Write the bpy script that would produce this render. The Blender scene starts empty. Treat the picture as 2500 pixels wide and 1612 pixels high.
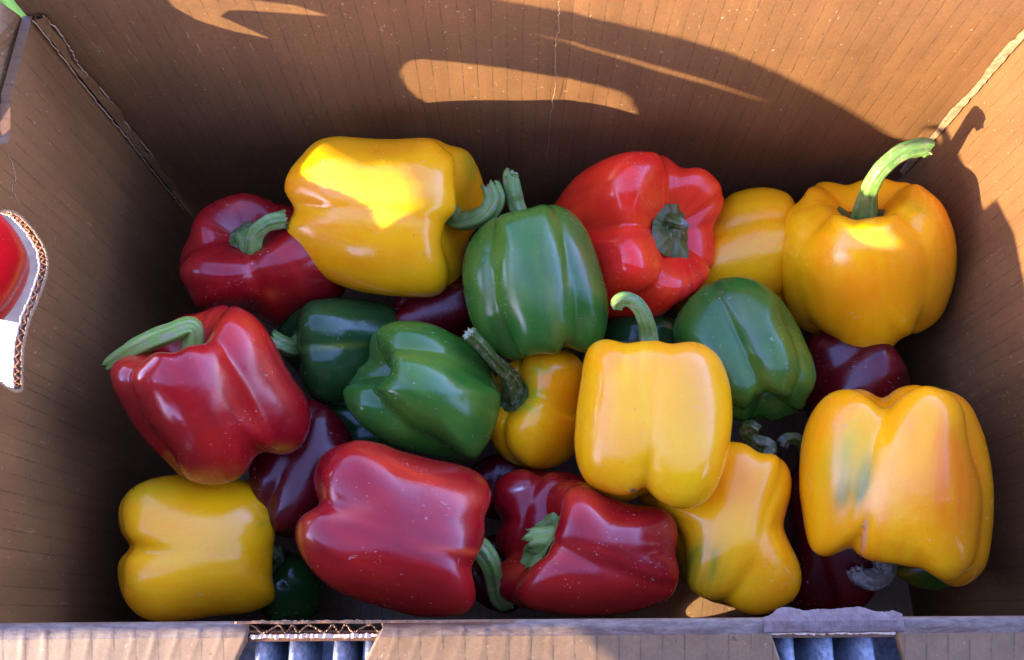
import bpy, bmesh, math, random
import numpy as np
from mathutils import Vector, Matrix
random.seed(4)
S = bpy.context.scene
COL = S.collection
R_ = math.radians

# ------------------------------------------------------------------ camera
FPX = 1870.5
PITCH, YAW, ROLL = R_(20.696), R_(-0.169), R_(-0.230)
CAM = np.array([-0.0075, 0.0005, 0.5579])
def _basis():
    f = np.array([0, math.sin(PITCH), -math.cos(PITCH)]); u = np.array([0, math.cos(PITCH), math.sin(PITCH)]); r = np.array([1., 0, 0])
    c, s = math.cos(YAW), math.sin(YAW); Z = np.array([[c, -s, 0], [s, c, 0], [0, 0, 1]])
    r, u, f = Z @ r, Z @ u, Z @ f
    c, s = math.cos(ROLL), math.sin(ROLL)
    return c*r + s*u, -s*r + c*u, f
CR, CU, CF = _basis()
cam = bpy.data.cameras.new('camera'); cam_o = bpy.data.objects.new('camera', cam); COL.objects.link(cam_o)
m = Matrix.Identity(4)
for i in range(3):
    m[i][0] = CR[i]; m[i][1] = CU[i]; m[i][2] = -CF[i]; m[i][3] = CAM[i]
cam_o.matrix_world = m           # turned with the carton at the end
cam.sensor_width = 36; cam.lens = FPX/2500*36; cam.clip_start = .01; cam.clip_end = 200
S.camera = cam_o
# ------------------------------------------------------------------ light
SUN_DIR = np.array([1, .568, -.120]); SUN_DIR /= np.linalg.norm(SUN_DIR)     # the way the light travels
world = bpy.data.worlds.new('World'); S.world = world; world.use_nodes = True
wn = world.node_tree; bg = wn.nodes['Background']
sky = wn.nodes.new('ShaderNodeTexSky'); sky.sky_type = 'NISHITA'; sky.sun_disc = False
# the scene is laid out in the carton's own frame; the carton stands on a slope that falls away from the sun,
# so everything built below is turned by SLOPE about the level line across the sun at the very end
SLOPE = Matrix.Rotation(R_(8), 4, Vector((-SUN_DIR[1], SUN_DIR[0], 0)).normalized())
SUN_W = SLOPE @ Vector((-SUN_DIR).tolist())
EL = math.asin(SUN_W.z); AZ = math.atan2(SUN_W.x, SUN_W.y)       # compass angle from +y, clockwise
sky.sun_elevation = EL; sky.sun_rotation = AZ
sky.air_density = 1.0; sky.dust_density = .5; sky.ozone_density = 1.5
wb = wn.nodes.new('ShaderNodeMix'); wb.data_type = 'RGBA'; wb.blend_type = 'MULTIPLY'; wb.inputs[0].default_value = 1; wb.inputs[7].default_value = (1.0, .87, 1.38, 1)   # the camera's white balance
wn.links.new(sky.outputs[0], wb.inputs[6]); wn.links.new(wb.outputs[2], bg.inputs[0]); bg.inputs[1].default_value = .15
sun = bpy.data.lights.new('sun', 'SUN'); sun_o = bpy.data.objects.new('sun', sun); COL.objects.link(sun_o)
sun.energy = 2.15; sun.angle = R_(.5); sun.color = (1, .86, .66)
sun_o.rotation_euler = (-SUN_W).to_track_quat('-Z', 'Y').to_euler()
S.view_settings.view_transform = 'Standard'; S.view_settings.look = 'None'; S.view_settings.gamma = 1
S.view_settings.use_curve_mapping = False; S.view_settings.exposure = 3.40

# ------------------------------------------------------------------ helpers
def ray(px, py):
    d = CF + CR*(px-1250)/FPX - CU*(py-806)/FPX
    return d
def at_z(px, py, z):
    d = ray(px, py); return CAM + d*(z-CAM[2])/d[2]
def on_y(px, py, y):
    d = ray(px, py); return CAM + d*(y-CAM[1])/d[1]
def on_x(px, py, x):
    d = ray(px, py); return CAM + d*(x-CAM[0])/d[0]
def empty(name, loc=(0, 0, 0)):
    o = bpy.data.objects.new(name, None); COL.objects.link(o); o.location = loc; o.empty_display_size = .02
    return o
def tag(o, label=None, cat=None, group=None, kind=None):
    if label: o['label'] = label
    if cat: o['category'] = cat
    if group: o['group'] = group
    if kind: o['kind'] = kind
    return o
def mesh_obj(name, verts, faces, mat, parent=None, smooth=False, origin=(0, 0, 0)):
    me = bpy.data.meshes.new(name)
    v = np.asarray(verts, float) - np.asarray(origin, float)
    me.from_pydata(v.tolist(), [], faces)
    me.materials.append(mat)
    if smooth: me.shade_smooth()
    bm = bmesh.new(); bm.from_mesh(me); bmesh.ops.recalc_face_normals(bm, faces=bm.faces); bm.to_mesh(me); bm.free()
    o = bpy.data.objects.new(name, me); COL.objects.link(o)
    if parent: o.parent = parent; 
    if parent is None: o.location = origin
    else: o.location = (np.asarray(origin) - np.array(parent.location)).tolist()
    return o
def box_geo(a, b, V, F):
    n = len(V)
    for x in (a[0], b[0]):
        for y in (a[1], b[1]):
            for z in (a[2], b[2]): V.append((x, y, z))
    F += [tuple(n+i for i in q) for q in ((0, 1, 3, 2), (4, 6, 7, 5), (0, 4, 5, 1), (2, 3, 7, 6), (0, 2, 6, 4), (1, 5, 7, 3))]
def catmull(P, n=8, closed=True):
    P = np.asarray(P, float); N = len(P); out = []
    rng = range(N) if closed else range(N-1)
    for i in rng:
        if closed: a, b, c, d = P[(i-1) % N], P[i], P[(i+1) % N], P[(i+2) % N]
        else: a, b, c, d = P[max(i-1, 0)], P[i], P[i+1], P[min(i+2, N-1)]
        for k in range(n):
            t = k/n
            out.append(.5*((2*b)+(-a+c)*t+(2*a-5*b+4*c-d)*t*t+(-a+3*b-3*c+d)*t**3))
    if not closed: out.append(P[-1])
    return np.array(out)
class NT:
    def __init__(s, name):
        s.m = bpy.data.materials.new(name); s.m.use_nodes = True; s.t = s.m.node_tree
        s.p = s.t.nodes['Principled BSDF']
    def n(s, typ, **kw):
        nd = s.t.nodes.new('ShaderNode'+typ)
        for k, v in kw.items():
            if k.startswith('i_'):
                nd.inputs[k[2:].replace('_', ' ')].default_value = v
            else: setattr(nd, k, v)
        return nd
    def l(s, a, b): s.t.links.new(a, b)
    def noise(s, vec, scale, detail=3, rough=.5):
        nd = s.n('TexNoise'); nd.inputs['Scale'].default_value = scale; nd.inputs['Detail'].default_value = detail; nd.inputs['Roughness'].default_value = rough
        s.l(vec, nd.inputs['Vector']); return nd.outputs['Fac']
    def ramp(s, fac, stops):
        nd = s.n('ValToRGB'); cr = nd.color_ramp
        while len(cr.elements) < len(stops): cr.elements.new(.5)
        for e, (p, c) in zip(cr.elements, stops):
            e.position = p; e.color = (c, c, c, 1) if isinstance(c, (int, float)) else (*c, 1)
        s.l(fac, nd.inputs[0]); return nd.outputs[0]
    def mix(s, fac, a, b, mode='MIX'):
        nd = s.n('Mix', data_type='RGBA', blend_type=mode)
        for v, k in ((fac, 0), (a, 6), (b, 7)):
            if hasattr(v, 'is_output'): s.l(v, nd.inputs[k])
            else: nd.inputs[k].default_value = v if k == 0 else (*v, 1)
        return nd.outputs[2]
    def math(s, op, a, b=0., c=None):
        nd = s.n('Math', operation=op)
        for i, v in enumerate((a, b) if c is None else (a, b, c)):
            if hasattr(v, 'is_output'): s.l(v, nd.inputs[i])
            else: nd.inputs[i].default_value = v
        return nd.outputs[0]

# ------------------------------------------------------------------ materials
SKIN = {  # (main, second, streak/other)
 'yellow': ((.93, .40, .002), (.93, .30, .002), (.92, .46, .003)),
 'red': ((.235, .0025, .005), (.34, .008, .005), (.16, .002, .006)),
 'crimson': ((.60, .006, .030), (.66, .012, .030), (.50, .005, .03)),
 'scarlet': ((.86, .022, .010), (.88, .06, .010), (.62, .012, .010)),
 'shaded_red': ((.075, .001, .003), (.11, .002, .003), (.05, .001, .003)),  # red with the shade of the gaps put into its colour
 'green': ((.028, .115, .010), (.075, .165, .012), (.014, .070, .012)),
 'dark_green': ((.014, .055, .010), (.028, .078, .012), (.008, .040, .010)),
}
def skin_mat(kind, seed, rough=.20, wrinkle=0.0):
    t = NT('pepper_skin_%s' % kind); A, B, C_ = SKIN[kind]
    tc = t.n('TexCoord'); mp = t.n('Mapping'); t.l(tc.outputs['Object'], mp.inputs[0]); mp.inputs['Location'].default_value = (seed*1.7, seed*.9, seed*.31)
    vec = mp.outputs[0]
    at = t.n('Attribute', attribute_name='axis_uv'); uv = at.outputs['Vector']     # (angle/2pi*.., along axis) of the skin
    sc = t.n('Mapping'); sc.inputs['Scale'].default_value = (9, .55, 9); t.l(uv, sc.inputs[0])
    streak = t.noise(sc.outputs[0], 1.4, 3)
    big = t.noise(vec, 22, 2)
    c = t.mix(t.ramp(big, [(.40, 0.), (.66, 1.)]), A, B)
    c = t.mix(t.math('MULTIPLY', t.ramp(streak, [(.42, 0.), (.68, 1.)]), .55), c, C_)
    fine = t.noise(vec, 900, 3)
    c = t.mix(t.math('MULTIPLY', t.ramp(fine, [(.35, 0.), (.75, 1.)]), .22), c, tuple(min(1, x*1.4+.012) for x in A))
    tint = t.n('Attribute', attribute_name='tint')
    tm = t.math('MULTIPLY', tint.outputs['Alpha'], t.math('MULTIPLY_ADD', t.ramp(streak, [(.30, 0.), (.62, 1.)]), .75, .35)); tm.node.use_clamp = True
    c = t.mix(tm, c, tint.outputs['Color'])
    # scuffs, dust and pin marks
    sv = t.n('Mapping'); sv.inputs['Scale'].default_value = (1, 1.9, 1.3); sv.inputs['Rotation'].default_value = (.4, .7, seed); t.l(vec, sv.inputs[0])
    s1 = t.noise(sv.outputs[0], 330, 4, .6); s2 = t.noise(vec, 45, 2)
    sc1 = t.math('MULTIPLY', t.ramp(s1, [(.645, 0.), (.69, 1.)]), t.ramp(s2, [(.49, 0.), (.60, 1.)]))
    c = t.mix(t.math('MULTIPLY', sc1, .42), c, (.56, .42, .34))
    sx = t.n('Mapping'); sx.inputs['Scale'].default_value = (1, .10, 1); sx.inputs['Rotation'].default_value = (.9, seed, .5); t.l(vec, sx.inputs[0])
    scr = t.math('MULTIPLY', t.ramp(t.noise(sx.outputs[0], 620, 2, .5), [(.70, 0.), (.73, 1.)]), t.ramp(t.noise(vec, 38, 2), [(.58, 0.), (.66, 1.)]))
    c = t.mix(t.math('MULTIPLY', scr, .30), c, (.60, .45, .38))
    pore = t.ramp(t.noise(vec, 1500, 2, .6), [(.28, 1.), (.40, 0.)]); c = t.mix(t.math('MULTIPLY', pore, .14), c, tuple(x*.45 for x in A))
    vo = t.n('TexVoronoi'); vo.inputs['Scale'].default_value = 85; t.l(vec, vo.inputs['Vector'])
    dot = t.ramp(vo.outputs['Distance'], [(.035, 1.), (.055, 0.)])
    dm = t.math('MULTIPLY', dot, t.ramp(t.noise(vec, 40, 1), [(.56, 0.), (.62, 1.)]))
    c = t.mix(t.math('MULTIPLY', dm, .42), c, (.30, .22, .14) if kind == 'yellow' else (.50, .42, .36))
    t.l(c, t.p.inputs['Base Color'])
    rr = t.ramp(t.noise(vec, 60, 3), [(.3, rough*.75), (.7, rough*1.45)])
    t.l(t.math('ADD', rr, t.math('MULTIPLY', sc1, .3)), t.p.inputs['Roughness'])
    if 'green' in kind: rough = min(rough, .16)
    t.p.inputs['IOR'].default_value = 1.44; t.p.inputs['Coat Weight'].default_value = .08; t.p.inputs['Coat Roughness'].default_value = .17
    t.p.inputs['Subsurface Weight'].default_value = .12; t.p.inputs['Subsurface Scale'].default_value = .006
    t.p.inputs['Subsurface Radius'].default_value = (1, .45, .15) if 'green' not in kind else (.4, 1, .2)
    bp = t.n('Bump'); bp.inputs['Strength'].default_value = .35; bp.inputs['Distance'].default_value = .0006
    h = t.math('ADD', t.math('MULTIPLY', t.noise(vec, 130, 3), .8), t.math('MULTIPLY', streak, .5))
    h = t.math('ADD', h, t.math('MULTIPLY', t.noise(vec, 1400, 2), .05))
    h = t.math('ADD', h, t.math('MULTIPLY', t.noise(vec, 48, 3, .45), 2.2))
    if wrinkle:
        wv = t.n('Mapping'); wv.inputs['Scale'].default_value = (6, 12, 6); t.l(uv, wv.inputs[0])
        h = t.math('ADD', h, t.math('MULTIPLY', t.noise(wv.outputs[0], 2.2, 4, .6), wrinkle))
    t.l(h, bp.inputs['Height']); t.l(bp.outputs[0], t.p.inputs['Normal'])
    return t.m
def stem_mat(name, a, b, dry=(.30, .24, .13)):
    t = NT(name); tc = t.n('TexCoord'); vec = tc.outputs['Object']
    at = t.n('Attribute', attribute_name='axis_uv'); uv = at.outputs['Vector']
    sc = t.n('Mapping'); sc.inputs['Scale'].default_value = (6, .8, 6); t.l(uv, sc.inputs[0])
    st = t.noise(sc.outputs[0], 1.2, 4, .6)
    c = t.mix(t.ramp(st, [(.35, 0.), (.65, 1.)]), a, b)
    c = t.mix(t.math('MULTIPLY', t.ramp(t.noise(vec, 260, 4, .6), [(.50, 0.), (.64, 1.)]), .65), c, dry)
    ti = t.n('Attribute', attribute_name='tint'); c = t.mix(ti.outputs['Alpha'], c, ti.outputs['Color'])
    t.l(c, t.p.inputs['Base Color']); t.p.inputs['Roughness'].default_value = .48
    t.p.inputs['Subsurface Weight'].default_value = .08; t.p.inputs['Subsurface Scale'].default_value = .003
    bp = t.n('Bump'); bp.inputs['Strength'].default_value = .6; bp.inputs['Distance'].default_value = .0008
    t.l(t.math('ADD', st, t.math('MULTIPLY', t.noise(vec, 500, 3), .3)), bp.inputs['Height']); t.l(bp.outputs[0], t.p.inputs['Normal'])
    return t.m
STEM = {'fresh': stem_mat('stem_fresh', (.075, .17, .022), (.17, .28, .055)),
        'pale': stem_mat('stem_pale', (.14, .25, .030), (.28, .38, .07)),
        'dark': stem_mat('stem_dark', (.034, .066, .006), (.075, .12, .014)),
        'dry': stem_mat('stem_dry', (.09, .10, .06), (.30, .26, .20), (.45, .40, .34)),
        'calyx': stem_mat('calyx_green', (.040, .062, .008), (.095, .12, .020), (.15, .09, .035))}

def kraft(name, axis, base=(.152, .069, .021), red=0., lines=True, pitch=.0085, rim=False):
    """brown corrugated board; axis = the object axis across which the flute lines repeat"""
    t = NT(name); tc = t.n('TexCoord'); vec = tc.outputs['Object']
    sep = t.n('SeparateXYZ'); t.l(vec, sep.inputs[0]); X = sep.outputs[axis]
    cloud = t.noise(vec, 14, 4, .6); fib = t.noise(vec, 700, 4, .7); mid = t.noise(vec, 70, 4, .6)
    c = t.mix(t.ramp(cloud, [(.32, 0.), (.66, 1.)]), tuple(x*.74 for x in base), tuple(x*1.16 for x in base))
    c = t.mix(t.math('MULTIPLY', t.ramp(mid, [(.35, 0.), (.7, 1.)]), .5), c, tuple(x*.74 for x in base))
    c = t.mix(t.math('MULTIPLY', t.ramp(fib, [(.35, 0.), (.65, 1.)]), .6), c, tuple(x*1.35 for x in base))
    fl = t.noise(vec, 420, 2); c = t.mix(t.math('MULTIPLY', t.ramp(fl, [(.70, 0.), (.73, 1.)]), .6), c, (.42, .30, .18))
    dk = t.noise(vec, 300, 3); c = t.mix(t.math('MULTIPLY', t.ramp(dk, [(.24, 1.), (.30, 0.)]), .6), c, tuple(x*.3 for x in base))
    st = t.n('Mapping'); st.inputs['Scale'].default_value = (38, 38, 5); t.l(vec, st.inputs[0])
    c = t.mix(t.math('MULTIPLY', t.ramp(t.noise(st.outputs[0], 1.6, 4, .6), [(.4, 0.), (.70, 1.)]), .45), c, tuple(x*.60 for x in base))
    h = t.math('ADD', t.math('MULTIPLY', fib, .15), t.math('MULTIPLY', t.noise(vec, 55, 3, .5), .5))
    stn = t.ramp(t.noise(vec, 26, 5, .7), [(.60, 0.), (.74, 1.)]); c = t.mix(t.math('MULTIPLY', stn, .4), c, tuple(x*.5 for x in base))
    ws = t.n('Mapping'); ws.inputs['Scale'].default_value = (1, 1, .12); ws.inputs['Rotation'].default_value = (.5, .9, .2); t.l(vec, ws.inputs[0])
    scf = t.math('MULTIPLY', t.ramp(t.noise(ws.outputs[0], 480, 3, .6), [(.66, 0.), (.70, 1.)]), t.ramp(t.noise(vec, 20, 2), [(.50, 0.), (.62, 1.)]))
    c = t.mix(t.math('MULTIPLY', scf, .45), c, tuple(min(1, x*2.6+.03) for x in base))
    if lines:
        wob = t.math('MULTIPLY', t.math('SUBTRACT', t.noise(vec, 30, 2), .5), .0016)
        q = t.math('PINGPONG', t.math('ADD', X, wob), pitch/2)           # 0 on the line
        dash = t.ramp(t.noise(vec, 130, 4, .8), [(.45, 0.), (.56, 1.)])
        on = t.math('LESS_THAN', q, .00042)
        soft = t.n('MapRange'); t.l(q, soft.inputs[0]); soft.inputs[1].default_value = .00015; soft.inputs[2].default_value = .00050; soft.inputs[3].default_value = 1; soft.inputs[4].default_value = 0
        f = t.math('MULTIPLY', soft.outputs[0], t.math('MULTIPLY_ADD', dash, .75, .12))
        if rim:      # no flute marks on the fold itself, only a grey worn paper
            fold = t.math('GREATER_THAN', sep.outputs[1], -.0060)
            f = t.math('MULTIPLY', f, t.math('SUBTRACT', 1., fold))
            wm = t.n('Mapping'); wm.inputs['Scale'].default_value = (1, 4, 4); t.l(vec, wm.inputs[0])
            wear = t.ramp(t.noise(wm.outputs[0], 110, 5, .75), [(.40, 0.), (.62, 1.)])
            c = t.mix(t.math('MULTIPLY', fold, .85), c, t.mix(wear, (.075, .046, .032), (.17, .118, .082)))
        c = t.mix(t.math('MULTIPLY', f, .70), c, tuple(x*.28 for x in base))
        wash = t.n('MapRange'); t.l(q, wash.inputs[0]); wash.inputs[1].default_value = 0; wash.inputs[2].default_value = pitch/2
        h = t.math('ADD', h, t.math('MULTIPLY', wash.outputs[0], .10))
        h = t.math('SUBTRACT', h, t.math('MULTIPLY', soft.outputs[0], .05 if rim else .12))
    t.l(c, t.p.inputs['Base Color']); t.p.inputs['Roughness'].default_value = .55
    t.p.inputs['Specular IOR Level'].default_value = .4
    bp = t.n('Bump'); bp.inputs['Strength'].default_value = .5; bp.inputs['Distance'].default_value = .0006
    t.l(h, bp.inputs['Height']); t.l(bp.outputs[0], t.p.inputs['Normal'])
    return t.m
def plain(name, col, rough=.6, col2=None, scale=200, metal=0., bump=.3):
    t = NT(name); tc = t.n('TexCoord'); vec = tc.outputs['Object']
    col2 = col2 or tuple(x*.7 for x in col)
    n1 = t.noise(vec, scale, 4, .65)
    t.l(t.mix(t.ramp(n1, [(.35, 0.), (.65, 1.)]), col, col2), t.p.inputs['Base Color'])
    t.p.inputs['Roughness'].default_value = rough; t.p.inputs['Metallic'].default_value = metal
    bp = t.n('Bump'); bp.inputs['Strength'].default_value = bump; bp.inputs['Distance'].default_value = .0008
    t.l(n1, bp.inputs['Height']); t.l(bp.outputs[0], t.p.inputs['Normal'])
    return t.m
M_WX = kraft('kraft_board_back', 0); M_WY = kraft('kraft_board_side', 1)
M_FL = kraft('kraft_board_front', 0, base=(.19, .110, .048), pitch=.0092, rim=True)
M_FLOOR = kraft('kraft_board_floor', 0, base=(.17, .095, .04), pitch=.0075)
M_EDGE = plain('torn_board_edge', (.36, .23, .12), .8, (.20, .11, .05), 900, bump=.6)
M_GLUE = plain('glue_strip_paper', (.25, .15, .06), .7, (.15, .08, .035), 500, bump=.5)
M_TORN = plain('torn_kraft_paper', (.11, .070, .056), .85, (.17, .12, .10), 260, bump=.8)
M_PALE = plain('pale_liner_edge', (.72, .60, .42), .75, (.55, .40, .24), 1200, bump=.5)
M_ORANGE = plain('fluting_paper', (.38, .14, .04), .8, (.16, .07, .03), 900)
M_GREY = plain('grey_ribbed_panel', (.11, .13, .15), .38, (.26, .29, .31), 420, metal=.0, bump=.5)
M_WHITE = plain('white_paper', (.86, .86, .84), .6, (.80, .80, .79), 80, bump=.1)
M_CANVAS = plain('dark_canvas', (.035, .035, .045), .9, (.028, .028, .035), 60)
M_WOOD = plain('grey_wood', (.16, .12, .085), .7, (.10, .075, .05), 60)
M_GROUND = plain('dark_asphalt', (.055, .055, .06), .8, (.035, .035, .04), 60)
#@@SPLIT
# ------------------------------------------------------------------ carton
XL, XR, DP, HH = -.25, .2668, .29, .25
T = .005
def sun_back(p, x):
    p = np.asarray(p, float); t = (p[0]-x)/SUN_DIR[0]; return p - SUN_DIR*t
ground = mesh_obj('ground', [(-60, -60, -1.6), (60, -60, -1.6), (60, 60, -1.6), (-60, 60, -1.6)], [(0, 1, 2, 3)], M_GROUND)
tag(ground, kind='structure')
stand = empty('display_stand', (0, 0, -.02)); tag(stand, 'plain sloping wooden stand under the cartons', 'stand')
V, F = [], []; box_geo((-.75, -.75, -.045), (.75, .75, -.0205), V, F); mesh_obj('top_board', V, F, M_WOOD, stand, origin=(0, 0, -.02))
for x in (-.7, .7):
    for y in (-.7, .7):
        V, F = [], []; box_geo((x-.03, y-.03, -1.2), (x+.03, y+.03, -.0452), V, F); mesh_obj('leg', V, F, M_WOOD, stand, origin=(0, 0, -.02))

carton = empty('cardboard_carton', (0, 0, 0))
tag(carton, 'open brown corrugated carton full of bell peppers, hand hole in its left side', 'box')
# back wall, slightly wavy, with real thickness
def wall_grid(name, f, nu, nv, mat, parent):
    V, F = [], []
    for side in (0, 1):
        for i in range(nu+1):
            for j in range(nv+1): V.append(f(i/nu, j/nv, side))
    K = (nu+1)*(nv+1); idx = lambda i, j, s: s*K+i*(nv+1)+j
    for i in range(nu):
        for j in range(nv):
            F.append((idx(i, j, 0), idx(i+1, j, 0), idx(i+1, j+1, 0), idx(i, j+1, 0)))
            F.append((idx(i, j, 1), idx(i, j+1, 1), idx(i+1, j+1, 1), idx(i+1, j, 1)))
    for i in range(nu):
        F.append((idx(i, 0, 0), idx(i, 0, 1), idx(i+1, 0, 1), idx(i+1, 0, 0))); F.append((idx(i, nv, 0), idx(i+1, nv, 0), idx(i+1, nv, 1), idx(i, nv, 1)))
    for j in range(nv):
        F.append((idx(0, j, 0), idx(0, j+1, 0), idx(0, j+1, 1), idx(0, j, 1))); F.append((idx(nu, j, 0), idx(nu, j, 1), idx(nu, j+1, 1), idx(nu, j+1, 0)))
    return mesh_obj(name, V, F, mat, parent, smooth=False)
def bw(u, v, s):
    x = XL-.004+(XR-XL+.008)*u; z = -.003+(HH+.013)*v
    bow = .0022*math.sin(math.pi*u)*v + .0008*math.sin(9*u+3*v) + .0014*math.exp(-((u-.53)/.012)**2)*v
    return (x, DP+.0005+bow*.6+s*T, z)
wall_grid('back_wall', bw, 60, 20, M_WX, carton)
def rw(u, v, s):
    y = -.002+(DP+.0015)*u; z = -.003+(HH+.003)*v
    return (XR+.0012*math.sin(math.pi*u)*math.sin(math.pi*v)+s*T, y, z)
wall_grid('side_wall', rw, 24, 16, M_WY, carton)
FH = .213
V, F = [], []; box_geo((XL-.003, -.006, -.009), (XR+.003, DP+.003, -.0024), V, F)
floor = mesh_obj('carton_floor', V, F, M_FLOOR, carton)

def plate(name, outer, hole, plane, thick, mat, parent):
    """flat board with a hole: outer, hole are 2-D outlines, hole star-shaped; plane maps (a, b, depth) to a point"""
    outer = np.asarray(outer, float); hole = np.asarray(hole, float); c = hole.mean(0)
    def cast(ang):
        d = np.array([math.cos(ang), math.sin(ang)]); best = None
        for i in range(len(outer)):
            a, b = outer[i], outer[(i+1) % len(outer)]; e = b-a; den = d[0]*e[1]-d[1]*e[0]
            if abs(den) < 1e-12: continue
            w = a-c; t = (w[0]*e[1]-w[1]*e[0])/den; s = (w[0]*d[1]-w[1]*d[0])/den
            if t > 0 and -1e-9 <= s <= 1+1e-9 and (best is None or t > best): best = t
        return c+d*best
    angs = [math.atan2(*(h-c)[::-1]) for h in hole]; rows = [(a, h, None) for a, h in zip(angs, hole)]
    N = len(hole)
    def hole_at(ang):
        d = np.array([math.cos(ang), math.sin(ang)]); best = 0; pt = c
        for i in range(N):
            a, b = hole[i], hole[(i+1) % N]; e = b-a; den = d[0]*e[1]-d[1]*e[0]
            if abs(den) < 1e-12: continue
            w = a-c; t = (w[0]*e[1]-w[1]*e[0])/den; s = (w[0]*d[1]-w[1]*d[0])/den
            if t > 0 and -1e-9 <= s <= 1+1e-9 and t > best: best = t; pt = c+d*t
        return pt
    for o in outer:
        a = math.atan2(*(o-c)[::-1]); rows.append((a, hole_at(a), o))
    rows.sort(key=lambda r: r[0])
    H_ = [r[1] for r in rows]; O_ = [r[2] if r[2] is not None else cast(r[0]) for r in rows]; n = len(rows)
    V = []; F = []
    for dd in (0, thick):
        V += [plane(p[0], p[1], dd) for p in H_]; V += [plane(p[0], p[1], dd) for p in O_]
    for i in range(n):
        j = (i+1) % n
        F += [(i, j, n+j, n+i), (2*n+i, 3*n+i, 3*n+j, 2*n+j), (i, 2*n+i, 2*n+j, j), (n+i, n+j, 3*n+j, 3*n+i)]
    return mesh_obj(name, V, F, mat, parent)
# front wall with a low vent hole added to let sun strike the lifted bottom flap
vent = [(.106+.026*math.cos(k*math.pi/12), .0215+.0175*math.sin(k*math.pi/12)) for k in range(24)]
plate('front_wall', [(XL+.0005, -.003), (XR-.0005, -.003), (XR-.0005, FH-.0042), (-.11, FH-.0042), (XL+.0005, FH-.010)], vent, lambda a, b, d: (a, -.0040-d, b), .0035, M_WX, carton)
V, F = [], []; n = 20
for i in range(n+1):
    x = .055+.135*i/n
    for y, z in ((.0012, .0005), (.012, .0100+.0006*math.sin(i*.9)), (.040, .036), (.0385, .0385), (.0105, .0122+.0006*math.sin(i*.9)), (.0004, .0025)): V.append((x+.004*math.sin(z*90), y, z))
for i in range(n):
    a, b = 6*i, 6*i+6
    F += [(a+q, a+(q+1) % 6, b+(q+1) % 6, b+q) for q in range(6)]
F += [tuple(range(6)), tuple(6*n+q for q in range(5, -1, -1))]
mesh_obj('bottom_flap', V, F, M_FLOOR, carton)
# hand hole in the left wall, (y, z)
PATCH = [(962, 180), (975, 160), (1010, 148), (1100, 155), (1200, 168), (1300, 185), (1400, 203), (1480, 220), (1528, 240), (1549, 264), (1547, 287), (1525, 297), (1480, 288), (1400, 273), (1300, 264), (1200, 265), (1100, 264), (1040, 252), (995, 226), (970, 202)]
HOLE = np.array([sun_back(on_y(px, py, DP), XL-T/2)[1:] for px, py in PATCH])
HOLE[:, 1] -= np.where(HOLE[:, 1] < .215, .0028, 0)*(HOLE[:, 0] < .186)
_c = HOLE.mean(0); _d = HOLE-_c; HOLE = _c+_d*(1+.0016/np.linalg.norm(_d, axis=1))[:, None]; HOLE = catmull(HOLE, 3)
left_outer = [(-.0095, -.004), (DP-.0006, -.004), (DP-.0006, HH), (.241, HH), (.2365, .2490), (.2300, .2458), (.2225, .2438), (.2170, .2442), (.213, HH), (.155, HH), (.10, .236), (.060, .2155), (.03, .204), (-.0095, .190)]
left = plate('side_wall', left_outer, HOLE, lambda a, b, d: (XL-d, a, b), T, M_WY, carton)
# cut edge of the hole: two liners and the wavy medium between them
def ribbon(name, pts, amp, width, off, mat, parent, waves):
    V, F = [], []; n = len(pts); c = pts.mean(0)
    for i, p in enumerate(pts):
        q = pts[(i+1) % n]-pts[i-1]; nn = np.array([q[1], -q[0]]); nn /= np.linalg.norm(nn)+1e-9
        if nn @ (p-c) > 0: nn = -nn                      # towards the inside of the hole
        w = off+amp*math.sin(2*math.pi*waves*i/n)+random.gauss(0, amp*.25 if amp else .00012)
        for k, dn in ((0, -.0004), (1, .0013+random.gauss(0, .0003))):
            pp = p+nn*dn; V.append((XL-w-width/2, pp[0], pp[1])); V.append((XL-w+width/2, pp[0], pp[1]))
    for i in range(n):
        j = (i+1) % n; a, b = i*4, j*4
        F += [(a, b, b+1, a+1), (a+2, a+3, b+3, b+2), (a, a+2, b+2, b), (a+1, b+1, b+3, a+3)]
    return mesh_obj(name, V, F, mat, parent)
hp = catmull(HOLE, 4)
ribbon('liner_edge', hp, .00012, .0006, .0004, M_EDGE, carton, 1)
ribbon('liner_edge', hp, .00015, .0008, T-.0004, M_PALE, carton, 17)
ribbon('fluting', hp, .0011, .0008, T/2, M_ORANGE, carton, 57)
# the side flap: stands up, leaning outwards; outline, notch and slit shaped for the back wall's sunlight
LEAN = math.tan(R_(25))
def flap_plane(a, b, d):
    return (XL-.0005-max(0, b-HH)*LEAN-d, a, b)
def to_flap(px, py):
    P = on_y(px, py, DP)
    for x in (XL, XL, XL, XL):
        q = sun_back(P, x)
    for _ in range(6): q = sun_back(P, XL-.0005-max(0, q[2]-HH)*LEAN)
    return (q[1], q[2])
NOTCH = [to_flap(*p) for p in [(400, -30), (450, 22), (500, 50), (560, 70), (640, 95), (722, 109), (640, 81), (590, 62), (572, 42), (590, 28), (650, 27), (840, 45), (750, 16), (640, 2), (560, -12), (470, -32)]]
ARC = [to_flap(*p) for p in [(2260, 380), (2200, 335), (2100, 275), (2000, 222), (1900, 175), (1800, 135), (1650, 92), (1500, 60), (1350, 28), (1180, -2), (1000, -30)]]
SLIT = [to_flap(*p) for p in [(1300, 84), (1420, 116), (1600, 167), (1750, 208), (1900, 255)]]
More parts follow.
